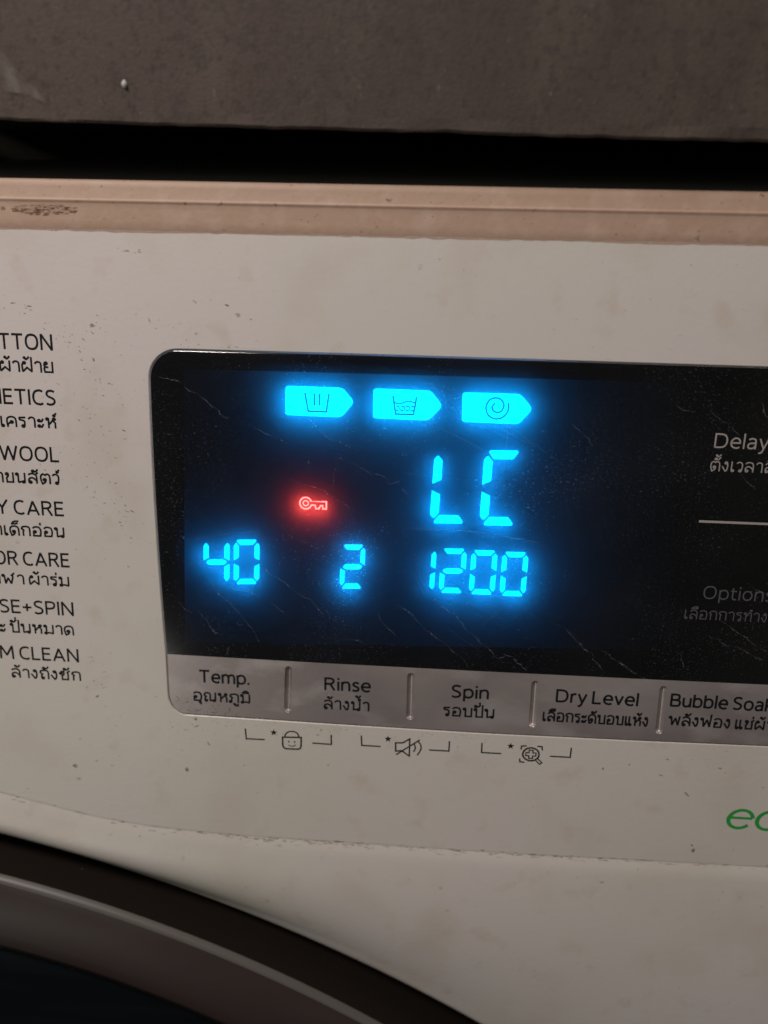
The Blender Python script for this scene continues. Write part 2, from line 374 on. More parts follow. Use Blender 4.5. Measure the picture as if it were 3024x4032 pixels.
SCRATCHES=[
[(4.72,28.47),(17.11,22.96),(30.57,15.06)],
[(6.59,26.99),(14.49,23.65)],
[(10.35,23.51),(17.28,19.84),(24.78,16.17)],
[(6.32,20.25),(14.34,16.32),(20.25,13.62)],
[(10.86,23.79),(21.23,18.94),(30.08,14.78)],
[(12.00,21.49),(17.66,17.76)],
[(2.75,8.65),(15.28,8.05),(25.36,7.42)],
[(24.23,19.82),(24.36,16.68),(24.32,13.24),(23.96,8.66),(22.85,5.36)],
[(24.31,19.83),(24.46,16.69),(24.39,13.77)],
[(12.41,12.80),(13.15,10.95),(13.52,8.80)],
[(11.26,2.96),(11.59,1.59),(11.90,0.50)],
[(18.33,0.77),(19.55,2.75),(20.02,3.87)],
[(21.46,2.00),(25.44,6.28)],
[(4.41,-3.15),(15.79,-3.22),(23.91,-3.99),(34.73,-5.48)],
[(6.32,-3.35),(21.19,-3.54),(34.78,-6.04)],
[(10.37,-3.03),(22.55,-3.76),(32.56,-5.07)],
[(6.37,-12.50),(7.57,-15.06),(9.36,-18.50)],
[(7.19,-12.17),(8.38,-14.73),(9.58,-17.02)],
[(6.56,-10.18),(8.04,-13.00),(9.89,-17.88)],
[(12.64,-17.45),(22.00,-17.29),(29.71,-17.79)],
[(16.47,-16.68),(24.21,-17.47),(29.73,-18.08)],
[(-37.28,-6.97),(-31.09,-5.83),(-26.34,-5.05)],
[(-42.10,-7.76),(-35.87,-6.47),(-28.01,-5.41)],
[(-28.32,-6.86),(-26.34,-5.05),(-24.65,-3.55)],
[(-39.43,-12.30),(-35.53,-14.47),(-29.93,-17.76),(-26.55,-19.98)],
[(-38.45,-16.98),(-33.92,-18.25),(-27.11,-19.41)],
[(-39.14,-11.99),(-37.21,-13.66),(-36.11,-14.79)],
[(-34.77,-17.99),(-32.21,-18.16),(-28.24,-18.87)],
[(-13.55,-14.02),(-10.18,-15.62),(-6.81,-16.64),(-2.89,-18.81)],
[(-31.62,-16.95),(-29.93,-18.05),(-27.12,-19.71)],
[(-9.09,-13.23),(-6.87,-12.97),(-4.09,-13.28)],
[(-28.17,-14.71),(-26.22,-16.39)],
[(-10.23,-10.95),(-3.05,-10.97)],
[(8.51,-42.90),(7.86,-44.51)],
[(12.57,-46.60),(12.27,-47.94)],
[(62.38,-21.24),(62.96,-20.01)],
]
SPECKS=[
(-58.7,36.8,0.22,0.19),(-59.7,34.7,0.49,0.21),(-64.4,33.7,0.18,0.13),(-63.3,36.3,0.18,0.10),(-55.1,33.0,0.13,0.17),(-55.3,32.2,0.20,0.15),(-57.6,32.1,0.11,0.08),(-53.7,29.1,0.16,0.13),(-62.9,28.3,0.13,0.09),(-56.2,24.5,0.22,0.22),(-54.8,22.0,0.16,0.15),(-60.0,22.2,0.16,0.09),(-59.5,23.6,0.13,0.09),(-43.3,33.0,0.09,0.08),(-73.4,13.5,0.18,0.11),(-71.6,13.8,0.14,0.09),(-78.1,7.3,0.14,0.14),(-77.8,1.7,0.19,0.09),(-62.6,7.7,0.23,0.14),(-68.0,10.0,0.28,0.14),(-67.2,11.3,0.23,0.09),(-66.0,9.8,0.16,0.09),(-61.6,7.4,0.21,0.18),(-56.4,2.9,0.16,0.16),(-55.6,9.7,0.11,0.09),(-61.8,4.1,0.21,0.16),(-52.5,5.7,0.14,0.12),(-60.8,2.4,0.12,0.09),(-62.3,1.4,0.09,0.09),(-49.4,22.4,0.11,0.11),(-50.7,34.6,0.15,0.13),(-51.7,32.4,0.13,0.11),(-69.5,11.0,0.14,0.09),
(-63.2,-21.1,0.12,0.10),(-60.3,-22.6,0.19,0.13),(-62.6,-9.2,0.14,0.17),(-60.5,-10.7,0.19,0.15),(-66.5,-7.0,0.12,0.12),(-66.3,-11.0,0.19,0.29),(-59.3,-7.2,0.19,0.12),(-54.7,-8.3,0.14,0.10),(-66.4,-43.8,0.33,0.21),(-64.1,-46.0,0.45,0.32),(-64.7,-33.4,0.15,0.13),(-71.3,-33.0,0.25,0.10),(-80.5,-11.1,0.19,0.10),(-53.8,-21.9,0.07,0.08),(-49.5,-16.5,0.19,0.15),
(-27.7,-41.0,0.29,0.21),(-43.9,-63.4,0.51,0.51),(-41.2,-52.2,0.35,0.27),(-42.3,-51.7,0.30,0.22),(-41.3,-50.2,0.55,0.43),(-18.7,-39.6,0.17,0.18),(-40.1,-47.8,0.44,0.22),(-33.4,-47.5,0.34,0.24),(-42.1,-46.4,0.30,0.16),(-45.0,-48.1,0.25,0.27),(-43.0,-47.8,0.20,0.13),(-37.6,-48.5,0.25,0.11),(-45.1,-58.6,0.20,0.22),(-50.6,-45.2,0.40,0.16),(-12.9,-51.3,0.17,0.32),(-13.5,-52.6,0.29,0.22),(-46.6,-44.3,0.20,0.13),(-45.9,-42.9,0.17,0.13),(-45.2,-43.9,0.12,0.32),(-34.4,-48.2,0.30,0.13),(-44.6,-43.9,0.10,0.37),(-39.6,-48.4,0.15,0.11),(-43.8,-42.5,0.15,0.11),
(-12.9,-51.3,0.19,0.32),(-13.7,-52.6,0.34,0.22),(-11.0,-60.0,0.25,0.22),(-10.1,-50.6,0.24,0.13),(0.7,-48.7,0.19,0.11),(-2.7,-58.5,0.12,0.11),(17.9,-53.7,0.22,0.19),(-10.9,-52.0,0.10,0.08),
(61.0,-51.1,0.16,0.14),(70.4,-51.4,0.24,0.14),(53.0,-50.6,0.16,0.11),(63.2,-57.9,0.44,0.18),(63.8,-58.3,0.28,0.19),(56.1,-55.5,0.16,0.14),(60.1,-55.1,0.18,0.16),(67.1,-53.6,0.24,0.09),(74.2,-50.6,0.59,0.07),(72.5,-50.5,0.59,0.07),(76.5,-51.0,0.49,0.07),(78.3,-52.0,0.27,0.07),
(-27.5,-68.4,0.27,0.31),(-43.9,-63.4,0.60,0.67),(-69.8,-67.5,0.67,0.62),(-70.6,-64.4,0.56,0.62),(-82.7,-71.2,0.34,0.25),(-65.4,-62.4,0.39,0.24),(-69.1,-57.1,0.33,0.24),(-68.0,-81.5,0.23,0.32),(-56.0,-81.9,0.34,0.19),(-16.1,-87.7,0.22,0.26),(-30.6,-61.5,0.22,0.18),(-11.1,-60.1,0.32,0.30),(-85.7,-58.6,0.28,0.24),
(75.5,-68.9,0.20,0.24),(63.2,-57.9,0.70,0.29),(69.0,-62.0,0.50,0.29),(69.6,-62.5,0.61,0.24),(52.9,-86.1,0.74,0.44),(73.6,-99.6,0.64,0.52),(74.8,-100.0,0.53,0.26),(61.8,-102.7,0.97,0.79),(84.2,-87.7,0.47,0.25),(45.7,-109.1,0.44,0.40),(87.3,-98.4,0.21,0.26),(70.5,-116.9,1.36,1.23),(80.3,-86.5,0.41,0.19),(81.3,-76.0,0.20,0.24),(50.6,-56.9,0.36,0.35),(56.1,-55.7,0.30,0.35),(72.3,-76.5,0.72,0.74),(31.5,-89.3,0.22,0.26),(89.2,-89.7,0.52,0.19),(72.2,-75.3,0.41,0.37),
(39.6,34.6,0.18,0.25),(54.6,34.8,0.16,0.13),(55.9,34.4,0.16,0.11),
(-51.6,50.4,0.65,0.26),(-49.0,50.3,0.37,0.22),(-65.6,53.8,0.28,0.17),(-67.7,54.1,0.23,0.17),(-73.6,50.3,0.23,0.17),(-69.8,53.8,0.23,0.17),(-63.2,54.6,0.28,0.17),(-66.3,54.1,0.28,0.26),(-18.7,54.4,0.22,0.13),
(68.8,53.6,0.25,0.21),(57.3,54.8,0.67,0.57),
(-71.0,49.2,0.28,0.17),(-52.0,50.4,0.55,0.17),(-50.2,50.2,0.46,0.17),(-38.6,41.2,0.56,0.26),(-35.3,41.6,0.37,0.13),(-32.1,40.7,0.65,0.26),(-29.8,39.0,0.74,0.35),(-27.5,38.1,0.46,0.35),(-59.5,35.9,0.57,0.72),(-75.3,40.0,0.96,0.18),(-57.0,37.4,0.47,0.14),(-72.5,39.6,0.76,0.14),(-49.2,50.7,0.37,0.13),
]

# ------------------------------------------------------------------ stroke lettering
# strokes: points "x,y", a trailing ! ends a smooth run (corner); "o x,y,r" is a small loop
GL = {
'A': (.80, '.05,0! .40,.955! .75,0! | .17,.30! .63,.30!'),
'B': (.66, '.05,.045! .05,.955! .33,.955! .50,.92 .56,.80 .56,.70 .50,.56 .33,.52! .05,.52! | .33,.52! .55,.48 .62,.36 .62,.22 .55,.08 .36,.045! .05,.045!'),
'C': (.66, '.62,.90 .50,.955 .40,.96 .20,.90 .08,.72 .05,.5 .08,.28 .20,.10 .40,.04 .50,.045 .63,.10'),
'D': (.76, '.05,.045! .05,.955! .32,.955! .55,.90 .68,.72 .71,.5 .68,.28 .55,.10 .32,.045! .05,.045!'),
'E': (.56, '.54,.955! .05,.955! .05,.045! .55,.045! | .05,.52! .50,.52!'),
'H': (.74, '.05,0! .05,1! | .69,0! .69,1! | .05,.52! .69,.52!'),
'I': (.10, '.05,0! .05,1!'),
'L': (.54, '.05,1! .05,.045! .53,.045!'),
'M': (.92, '.05,0! .08,1! .46,.28! .84,1! .87,0!'),
'N': (.74, '.05,0! .05,1! .69,0! .69,1!'),
'O': (.82, '.41,.96 .20,.90 .08,.72 .05,.5 .08,.28 .20,.10 .41,.04 .62,.10 .74,.28 .77,.5 .74,.72 .62,.90 .41,.96'),
'P': (.60, '.05,0! .05,.955! .32,.955! .48,.91 .56,.80 .56,.66 .48,.51 .30,.45! .05,.45!'),
'R': (.66, '.05,0! .05,.955! .32,.955! .48,.92 .56,.82 .56,.69 .48,.56 .30,.50! .05,.50! | .36,.49! .63,0!'),
'S': (.58, '.53,.90 .40,.95 .30,.96 .15,.92 .07,.80 .09,.66 .20,.56 .38,.48 .50,.38 .53,.24 .46,.10 .30,.04 .18,.045 .05,.10'),
'T': (.68, '.01,.955! .67,.955! | .34,.955! .34,0!'),
'U': (.74, '.05,1! .05,.38! .10,.14 .25,.04 .37,.035 .50,.04 .64,.14 .69,.38! .69,1!'),
'W': (1.12, '.03,1! .28,.02! .56,.98! .84,.02! 1.09,1!'),
'Y': (.72, '.02,1! .36,.45! .70,1! | .36,.45! .36,0!'),
'+': (.56, '.02,.47! .54,.47! | .28,.20! .28,.74!'),
'.': (.12, '.06,.0! .06,.12!'),
' ': (.24, ''),
'a': (.54, '.08,.64 .18,.70 .28,.71 .42,.66 .47,.52! .47,0! | .47,.40! .25,.40 .10,.34 .05,.20 .10,.07 .22,.035 .35,.07 .47,.19'),
'b': (.60, '.05,1! .05,0! | .05,.48! .13,.65 .30,.71 .46,.65 .55,.48 .55,.24 .46,.09 .30,.035 .13,.09 .05,.24'),
'c': (.50, '.47,.66 .37,.705 .28,.70 .13,.62 .05,.46 .05,.28 .13,.11 .28,.035 .37,.03 .48,.08'),
'd': (.60, '.55,1! .55,0! | .55,.48! .47,.65 .30,.71 .14,.65 .05,.48 .05,.24 .14,.09 .30,.035 .47,.09 .55,.24'),
'e': (.58, '.06,.38! .54,.38! .53,.52 .45,.66 .30,.71 .15,.64 .05,.46 .05,.28 .14,.11 .31,.035 .42,.04 .52,.09'),
'i': (.12, '.06,0! .06,.71! | .06,.88! .06,1.0!'),
'k': (.54, '.05,0! .05,1! | .50,.71! .07,.34! | .20,.44! .52,0!'),
'l': (.12, '.06,0! .06,1.03!'),
'm': (.90, '.05,0! .05,.71! | .05,.48! .12,.64 .26,.70 .38,.66 .45,.50! .45,0! | .45,.50! .53,.65 .67,.70 .79,.66 .85,.50! .85,0!'),
'n': (.56, '.05,0! .05,.71! | .05,.48! .13,.64 .29,.70 .44,.66 .51,.48! .51,0!'),
'o': (.60, '.30,.71 .14,.65 .05,.48 .05,.26 .14,.09 .30,.03 .46,.09 .55,.26 .55,.48 .46,.65 .30,.71'),
'p': (.60, '.05,.71! .05,-.27! | .05,.48! .13,.65 .30,.71 .46,.65 .55,.48 .55,.24 .46,.09 .30,.035 .13,.09 .05,.24'),
'r': (.34, '.05,0! .05,.71! | .05,.46! .12,.63 .22,.70 .33,.69'),
's': (.44, '.40,.65 .28,.70 .17,.70 .08,.62 .08,.50 .20,.40 .34,.33 .40,.20 .34,.07 .22,.035 .12,.04 .03,.09'),
't': (.36, '.12,.90! .12,.20! .16,.07 .25,.035 .35,.05! | .01,.67! .34,.67!'),
'u': (.56, '.05,.71! .05,.22! .12,.08 .26,.035 .42,.10 .51,.26! | .51,.71! .51,0!'),
'v': (.52, '.03,.71! .26,.03! .49,.71!'),
'y': (.54, '.03,.71! .28,.03! | .51,.71! .28,.03! .20,-.18 .12,-.25 .03,-.26!'),
# --- Thai, looped letterforms; unit = body height
'ก': (.74, '.17,0! .17,.50! .22,.60 .06,.72! .12,.90 .38,.97 .62,.90 .69,.70! .69,0!'),
'ข': (.68, 'o.16,.84,.10 | .25,.80 .24,.62 .12,.46 .14,.30! .14,.05! .62,.05! .62,1!'),
'ค': (.78, '.10,0! .12,.24 .30,.42! | .10,0! .05,.50 .12,.85 .40,.97 .66,.85 .73,.55! .73,0! | o.40,.46,.10'),
'ง': (.56, 'o.32,.86,.10 | .42,.88! .47,.50 .40,.10 .30,.03! .04,.50!'),
'ช': (.74, 'o.16,.84,.10 | .25,.80 .24,.62 .12,.46 .14,.30! .14,.05! .62,.05! .62,.70 .56,.84! .76,1.02!'),
'ซ': (.84, 'o.13,.74,.09 | .13,.84! .22,.96 .30,.86! .38,.96 .36,.60 .22,.46 .24,.30! .24,.05! .70,.05! .70,.70 .62,.84! .84,1.04!'),
'ฉ': (.7, ''),
'ณ': (1.06, 'o.22,.10,.09 | .12,.10 .13,.42 .20,.54! .06,.70! .12,.90 .30,.97 .48,.90 .54,.70! .54,.05! | .54,.06! .78,.16! | o.86,.10,.09 | .96,.10! .96,1!'),
'ด': (.78, 'o.34,.40,.10 | .44,.36 .36,.14 .16,0! .05,.45 .10,.82 .38,.97 .64,.87 .73,.60! .73,0!'),
'ต': (.80, 'o.34,.40,.10 | .44,.36 .36,.14 .16,0! .05,.45 .08,.82 .24,.97! .40,.86! .55,.97 .70,.85 .75,.60! .75,0!'),
'ถ': (.76, 'o.27,.10,.09 | .17,.10 .17,.40 .24,.54! .07,.70! .12,.90 .40,.97 .64,.90 .71,.70! .71,0!'),
'ท': (.74, 'o.12,.86,.09 | .21,.86! .21,0! | .21,.45! .42,.88 .56,.97 .69,.84! .69,0!'),
'น': (.80, 'o.12,.86,.09 | .21,.86! .21,.05! | .21,.05! .52,.16! | o.61,.10,.09 | .71,.10! .71,1!'),
'บ': (.74, 'o.12,.86,.09 | .21,.86! .21,.05! .69,.05! .69,1!'),
'ป': (.74, 'o.12,.86,.09 | .21,.86! .21,.05! .69,.05! .69,1.38!'),
'ผ': (.82, 'o.22,.85,.09 | .13,.85! .05,.60 .08,.04! .42,.42! .76,.04! .76,1!'),
'ฝ': (.82, 'o.22,.85,.09 | .13,.85! .05,.60 .08,.04! .42,.42! .76,.04! .76,1.38!'),
'พ': (.96, 'o.12,.86,.09 | .21,.86! .30,.03! .55,.80! .80,.03! .90,1!'),
'ฟ': (.96, 'o.12,.86,.09 | .21,.86! .30,.03! .55,.80! .80,.03! .88,1.38!'),
'ฬ': (1.04, 'o.12,.86,.09 | .21,.86! .28,.03! .50,.62! .72,.03! .86,.66 .84,.92 .74,.86! .84,.98 1.0,1.16!'),
'ภ': (.78, 'o.10,.10,.09 | .19,.10! .20,.46! .24,.56 .08,.70! .14,.90 .42,.97 .66,.90 .73,.70! .73,0!'),
'ม': (.78, 'o.12,.86,.09 | .21,.86! .21,.18! | o.16,.10,.09 | .25,.12 .50,.14 .73,.04! .73,1!'),
'ย': (.72, 'o.18,.86,.10 | .08,.84 .06,.64 .20,.52 .34,.50! | .20,.52! .06,.42 .07,.20 .10,.05! .67,.05! .67,1!'),
'ร': (.56, 'o.34,.11,.10 | .44,.12 .46,.45 .40,.62 .10,.72! .08,.90 .26,.92 .52,.94!'),
'ล': (.76, '.08,.82 .20,.94 .40,.97 .62,.88 .70,.66! .70,0! | o.20,.12,.10 | .10,.14 .10,.40 .30,.56 .52,.46 .70,.22!'),
'ว': (.54, 'o.34,.11,.10 | .44,.12 .49,.50 .46,.82 .30,.96 .14,.94 .04,.82'),
'ส': (.84, '.08,.82 .20,.94 .40,.97 .62,.86 .70,.66! .70,0! | o.20,.12,.10 | .10,.14 .10,.40 .30,.56 .52,.46 .70,.22! | .56,.84! .82,1.08!'),
'ห': (.78, 'o.12,.86,.09 | .21,.86! .21,0! | .21,.32! .54,.76! | o.62,.86,.09 | .54,.70! .70,.50! .70,0!'),
'อ': (.76, 'o.22,.46,.10 | .12,.42! .12,.05! .64,.05! .70,.50 .62,.86 .40,.97 .20,.94 .08,.82'),
'า': (.58, '.06,.80 .18,.94 .32,.97 .48,.88 .52,.66! .52,0!'),
'ะ': (.50, 'o.13,.68,.09 | .21,.61 .33,.62 .44,.86! | o.13,.16,.09 | .21,.09 .33,.10 .44,.36!'),
'เ': (.34, 'o.20,.10,.09 | .10,.12! .10,1!'),
'แ': (.68, 'o.20,.10,.09 | .10,.12! .10,1! | o.54,.10,.09 | .44,.12! .44,1!'),
'ใ': (.50, 'o.30,.10,.09 | .20,.12! .20,1.02 .10,1.16 .16,1.34 .34,1.34 .36,1.2 .26,1.16'),
}
# marks hang from the right edge of the letter before them
MK = {
'ิ': '-.62,1.14! -.34,1.36 -.08,1.14! -.62,1.14!',
'ี': '-.62,1.14! -.34,1.36 -.08,1.14! -.62,1.14! | -.06,1.12! -.06,1.42!',
'ื': '-.62,1.14! -.34,1.36 -.08,1.14! -.62,1.14! | -.06,1.12! -.06,1.42! | -.20,1.20! -.20,1.42!',
'ั': 'o-.40,1.22,.08 | -.32,1.16 -.18,1.18 -.02,1.40!',
'็': '-.52,1.12! -.54,1.26 -.30,1.20 -.10,1.30! | -.50,1.36 -.30,1.46 -.02,1.48!',
'ุ': 'o-.17,-.16,.05 | -.08,-.14! -.08,-.36!',
'ู': 'o-.36,-.16,.05 | -.28,-.14! -.28,-.34! -.08,-.34! -.08,-.12!',
'่': '-.08,1.16! -.08,1.40!',
'้': 'o-.36,1.32,.05 | -.32,1.24! -.26,1.18 -.16,1.22 -.02,1.42!',
'์': 'o-.14,1.20,.07 | -.08,1.28! .02,1.44!',
'ํ': 'o-.12,1.20,.08',
}
UP = set('ิีืั็'); TONE = set('่้์'); TALL = set('ปฝฟ')

def strokes(spec, dx, dy):
    out = []
    for part in spec.split('|'):
        part = part.strip()
        if not part: continue
        if part[0] == 'o':
            x, y, r = map(float, part[1:].split(','))
            out.append(([(dx+x+r*math.cos(a*math.pi/5), dy+y+r*math.sin(a*math.pi/5)) for a in range(10)], True)); continue
        run = []; path = []
        for tok in part.split():
            corner = tok[-1] == '!'; x, y = map(float, tok.rstrip('!').split(','))
            run.append((dx+x, dy+y))
            if corner and len(run) >= 1:
                if len(run) > 1: path += [tuple(p) for p in smooth_pts(run, 4)]
                run = [run[-1]]
        if len(run) > 1: path += [tuple(p) for p in smooth_pts(run, 4)]
        out.append((path, False))
    return out

def layout(text):
    """list of (stroke, closed), plus the ink span of every character"""
    x = 0.0; res = []; span = []; prev = None; raised = False; right = 0.0
    for i, ch in enumerate(text):
        if ch == 'ำ':
            off = -.10 if prev in TALL else 0
            if raised == 'tone': pass
            res += strokes(MK['ํ'], right+off, 0)
            w, sp = GL['า']; res += strokes(sp, x, 0); span.append((x, x+w)); right = x+w; x += w+.13; prev = 'า'; raised = False; continue
        if ch in MK:
            sh = -.20 if prev in TALL and ch not in 'ุู' else (-.16 if prev == 'ฬ' else 0)
            up = .26 if (ch in TONE and (raised or (i+1 < len(text) and text[i+1] == 'ำ'))) else 0
            res += strokes(MK[ch], right+sh, up); span.append((right, right))
            if ch in UP: raised = True
            continue
        w, sp = GL[ch]; thai = ord(ch) > 3000
        res += strokes(sp, x, 0); span.append((x, x+w)); right = x+w; raised = False; prev = ch
        x += w + (.13 if thai else (.155 if ch.isupper() or ch == '+' else .13 if ch != ' ' else .0))
    return res, span

def lettering(text, i0, i1, p0, p1, vh, w, z, mt, parent, name='printed_word'):
    thai = any(ord(c) > 3000 for c in text)
    st, span = layout(text)
    a, b = span[i0][0], max(s[1] for s in span[:i1])
    sx = (p1[0]-p0[0])/(b-a); yb = (p0[1]+p1[1])/2
    A = Acc(); k = 0
    for path, closed in st:
        pts = [(p0[0]+(px-a)*sx, yb+py*vh) for px, py in path]
        A.ribbon(pts, w, z+.002*(k % 5), closed=closed, ext=0 if closed else w*.12); k += 1
    o = A.obj(name, mt, parent, label=('Thai word ' if thai else 'word ')+text)
    return o

# ------------------------------------------------------------------ setting and worktop (world frame, metres)
def box(name, x0, x1, y0, y1, z0, z1, mt):
    v = [(x, y, z) for x in (x0, x1) for y in (y0, y1) for z in (z0, z1)]
    return mesh_obj(name, v, [(0, 1, 3, 2), (4, 6, 7, 5), (0, 4, 5, 1), (2, 3, 7, 6), (0, 2, 6, 4), (1, 5, 7, 3)], mt, raw=True)
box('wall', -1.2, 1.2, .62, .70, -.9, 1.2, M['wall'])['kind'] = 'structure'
box('floor', -2.0, 2.0, -2.2, .62, -.92, -.9, M['wall'])['kind'] = 'structure'

def build_slab():
    """front edge strip and underside of the worktop; the lower arris is slightly ragged"""
    from mathutils import noise
    xs = [-.45 + i*.0012 for i in range(751)]
    rows = []
    def low(x): return .0707 - .0135*x + .00035*noise.noise(Vector((x*60, 0, 3))) + .00022*noise.noise(Vector((x*260, 0, 7)))
    prof = [(.60, 0), (.0146, 0), (.0142, .0002), (.0140, .0005), (.0140, .0022), (.0140, .010), (.0140, .03), (.0140, .075), (.0155, .078), (.60, .078)]
    V = []; F = []; k = len(prof)
    for x in xs:
        b = low(x)
        for i, (y, dz) in enumerate(prof):
            V.append((x, y - .0045 + .00025*noise.noise(Vector((x*90, dz*90, i))), b + dz))
    for i in range(len(xs)-1):
        for j in range(k-1): F.append((i*k+j, (i+1)*k+j, (i+1)*k+j+1, i*k+j+1))
    F.append(tuple(range(k))[::-1]); F.append(tuple(range((len(xs)-1)*k, len(xs)*k)))
    return mesh_obj('worktop', V, F, M['slab'], raw=True, smooth=False)
slab = thing(build_slab(), 'dark grey brown stained concrete worktop above the washing machine', 'worktop')
def blob(parent, name, x, y, z, rx, rz, mt, n=9, th=.0006):
    """a small splash on the vertical worktop face"""
    V = [(x, y-th, z)]; F = []
    for i in range(n):
        a = i*2*math.pi/n; q = random.uniform(.75, 1.15); V.append((x+rx*q*math.cos(a), y, z+rz*q*math.sin(a)))
    for i in range(n): F.append((0, 1+(i+1) % n, 1+i))
    return mesh_obj(name, V, F, mt, parent, raw=True, smooth=True)
blob(slab, 'paint_drop', -.0472, .0093, .0776, .00055, .00075, M['white'])
M['scuff'] = film('pale_scuff', .0, (.36, .33, .29), .0, spk=[('n', 350, .42, .72, .34, (1, 1, .45))])
V = [(x*.925, .0091, z) for x, z in [(-.0782, .0865), (-.0752, .0845), (-.0715, .0795), (-.0668, .0752), (-.0662, .0742), (-.0700, .0758), (-.0752, .0765), (-.0800, .0790)]]
mesh_obj('pale_scuff', V, [tuple(range(8))[::-1]], M['scuff'], slab, raw=True)
# something pale that slopes down in the gap at the left
A = []
p0, p1 = Vector((-.118, .055, .0740)), Vector((-.0965, .085, .0590))
V = []; F = []
d = (p1-p0).normalized(); u = d.cross(Vector((0, 1, 0))).normalized(); w_ = d.cross(u)
for p in (p0, p1):
    for i in range(12):
        a = i*math.pi/6; V.append(tuple(p + u*.0030*math.cos(a) + w_*.0030*math.sin(a)))
for i in range(12): j = (i+1) % 12; F.append((i, j, 12+j, 12+i))
F.append(tuple(range(12))[::-1]); F.append(tuple(range(12, 24)))
thing(mesh_obj('hose', V, F, M['pale'], raw=True, smooth=True), 'blurred pale hose sloping down in the dark gap under the worktop', 'hose')

# ------------------------------------------------------------------ washing machine
wm = bpy.data.objects.new('washing_machine', None); C.objects.link(wm)
wm.rotation_euler = (-LEAN, 0, 0)
thing(wm, 'grimy off-white front loading washing machine with glowing blue display', 'washing machine')

def crease(x):
    pts = [(-400, -66), (-150, -66), (-110, -69), (-89.5, -72.4), (-78.5, -74.9), (-67.4, -77.4), (-52.9, -79.2), (-34, -80.1), (4, -80.2), (31, -80.3), (90, -79.6), (400, -79)]
    for (a, ya), (b, yb) in zip(pts, pts[1:]):
        if a <= x <= b:
            t = (x-a)/(b-a); return ya+(yb-ya)*t
    return pts[0][1] if x < 0 else pts[-1][1]

XR = 170.0
def arc_pts(cx, cy, r_, a0, a1, n=12): return [(cx+r_*math.cos(math.radians(a0+(a1-a0)*i/n)), cy+r_*math.sin(math.radians(a0+(a1-a0)*i/n))) for i in range(n+1)]
plate_top = [PLATE_L[0], (-47.85, -29), (-48.15, -20.4), (-48.38, -10), (-48.5, 0), (-48.55, 10), (-48.5, 18.5)] + arc_pts(-42.3, 25.75, 6.1, 180, 90) + [(-20, 31.88), (-6.5, 31.9), (35.85, 31.85), (73.3, 31.8), (XR, 31.4)]
split = SPLIT + [(XR, -35.0)]
split[0] = PLATE_L[0]
strip_bot = [PLATE_B[0]] + [tuple(p) for p in smooth_pts(PLATE_B[1:9], 5)] + [(p[0], p[1]) for p in PLATE_B[9:]] + [(XR, -49.9)]
hole = list(reversed(plate_top)) + strip_bot[1:]           # runs from top right, round the left, to bottom right

# front: flat part with the opening, then the swelling lower part down to the door arc
def build_front():
    V = []; F = []
    xs = [-300 + i*6 for i in range(101)]
    outer = [(-300, 54.5), (300, 54.5)] + [(x, crease(x)) for x in reversed(xs)]
    grown = offset_open(hole, .28)
    g2 = [tuple(p) for p in grown]
    loops = [[Vector((p[0], p[1], 0)) for p in outer], [Vector((p[0], p[1], 0)) for p in g2]]
    tri = tessellate_polygon(loops); pts = outer + g2
    V += [(p[0], p[1], 0) for p in pts]
    for t in tri:
        a, b, c = [pts[i] for i in t]
        cr = (b[0]-a[0])*(c[1]-a[1])-(b[1]-a[1])*(c[0]-a[0])
        F.append(tuple(t if cr > 0 else t[::-1]))
    # the opening's rounded lip
    o0 = len(outer); k = len(g2); base = len(V)
    in1 = offset_open(hole, .12); 
    V += [(p[0], p[1], -.16) for p in in1] + [(p[0], p[1], -6) for p in in1]
    for i in range(k-1):
        F.append((o0+i, base+i, base+i+1, o0+i+1)); F.append((base+i, base+k+i, base+k+i+1, base+i+1))
    nflat = len(F)
    # lower swelling part
    cx, cy, R = -179.5, -486.7, 407.4
    rows = [(0, 0), (.25, -.10), (.6, .0), (1.2, .12), (2.2, .34), (3.4, .52), (5, .66)]
    ang = [math.radians(-48 + i*.75) for i in range(148)]
    lo = len(V); n = None
    for a in ang:
        dx, dy = math.sin(a), math.cos(a)
        y = -78.0
        for _ in range(12):
            t = (y-cy)/dy; y = crease(cx+dx*t)
        t = (y-cy)/dy; L = t-R
        col = [(d, z) for d, z in rows if d < L*.6]
        while len(col) < len(rows): col.append((col[-1][0]+.01, col[-1][1]))
        col += [(5+(L-5-2.0)*q, .66+2.0*q-7.0*q**3) for q in (.1, .2, .3, .4, .5, .6, .7, .8, .9, 1.0)]
        for b_ in (32, 44, 58, 72, 90): br = math.radians(b_); col.append((L-2.0+2.0*math.sin(br), -4.34-2.0*(1-math.cos(br))))
        col.append((L, -16))
        for d, z in col: V.append((cx+dx*(t-d), cy+dy*(t-d), z))
        n = len(col)
    for i in range(len(ang)-1):
        for j in range(n-1): F.append((lo+i*n+j, lo+i*n+j+1, lo+(i+1)*n+j+1, lo+(i+1)*n+j))
    o = mesh_obj('control_panel', V, F, M['plastic'], wm, label='off-white plastic front with dirt specks')
    for i, p in enumerate(o.data.polygons): p.use_smooth = i >= nflat
    return o
panel = build_front()

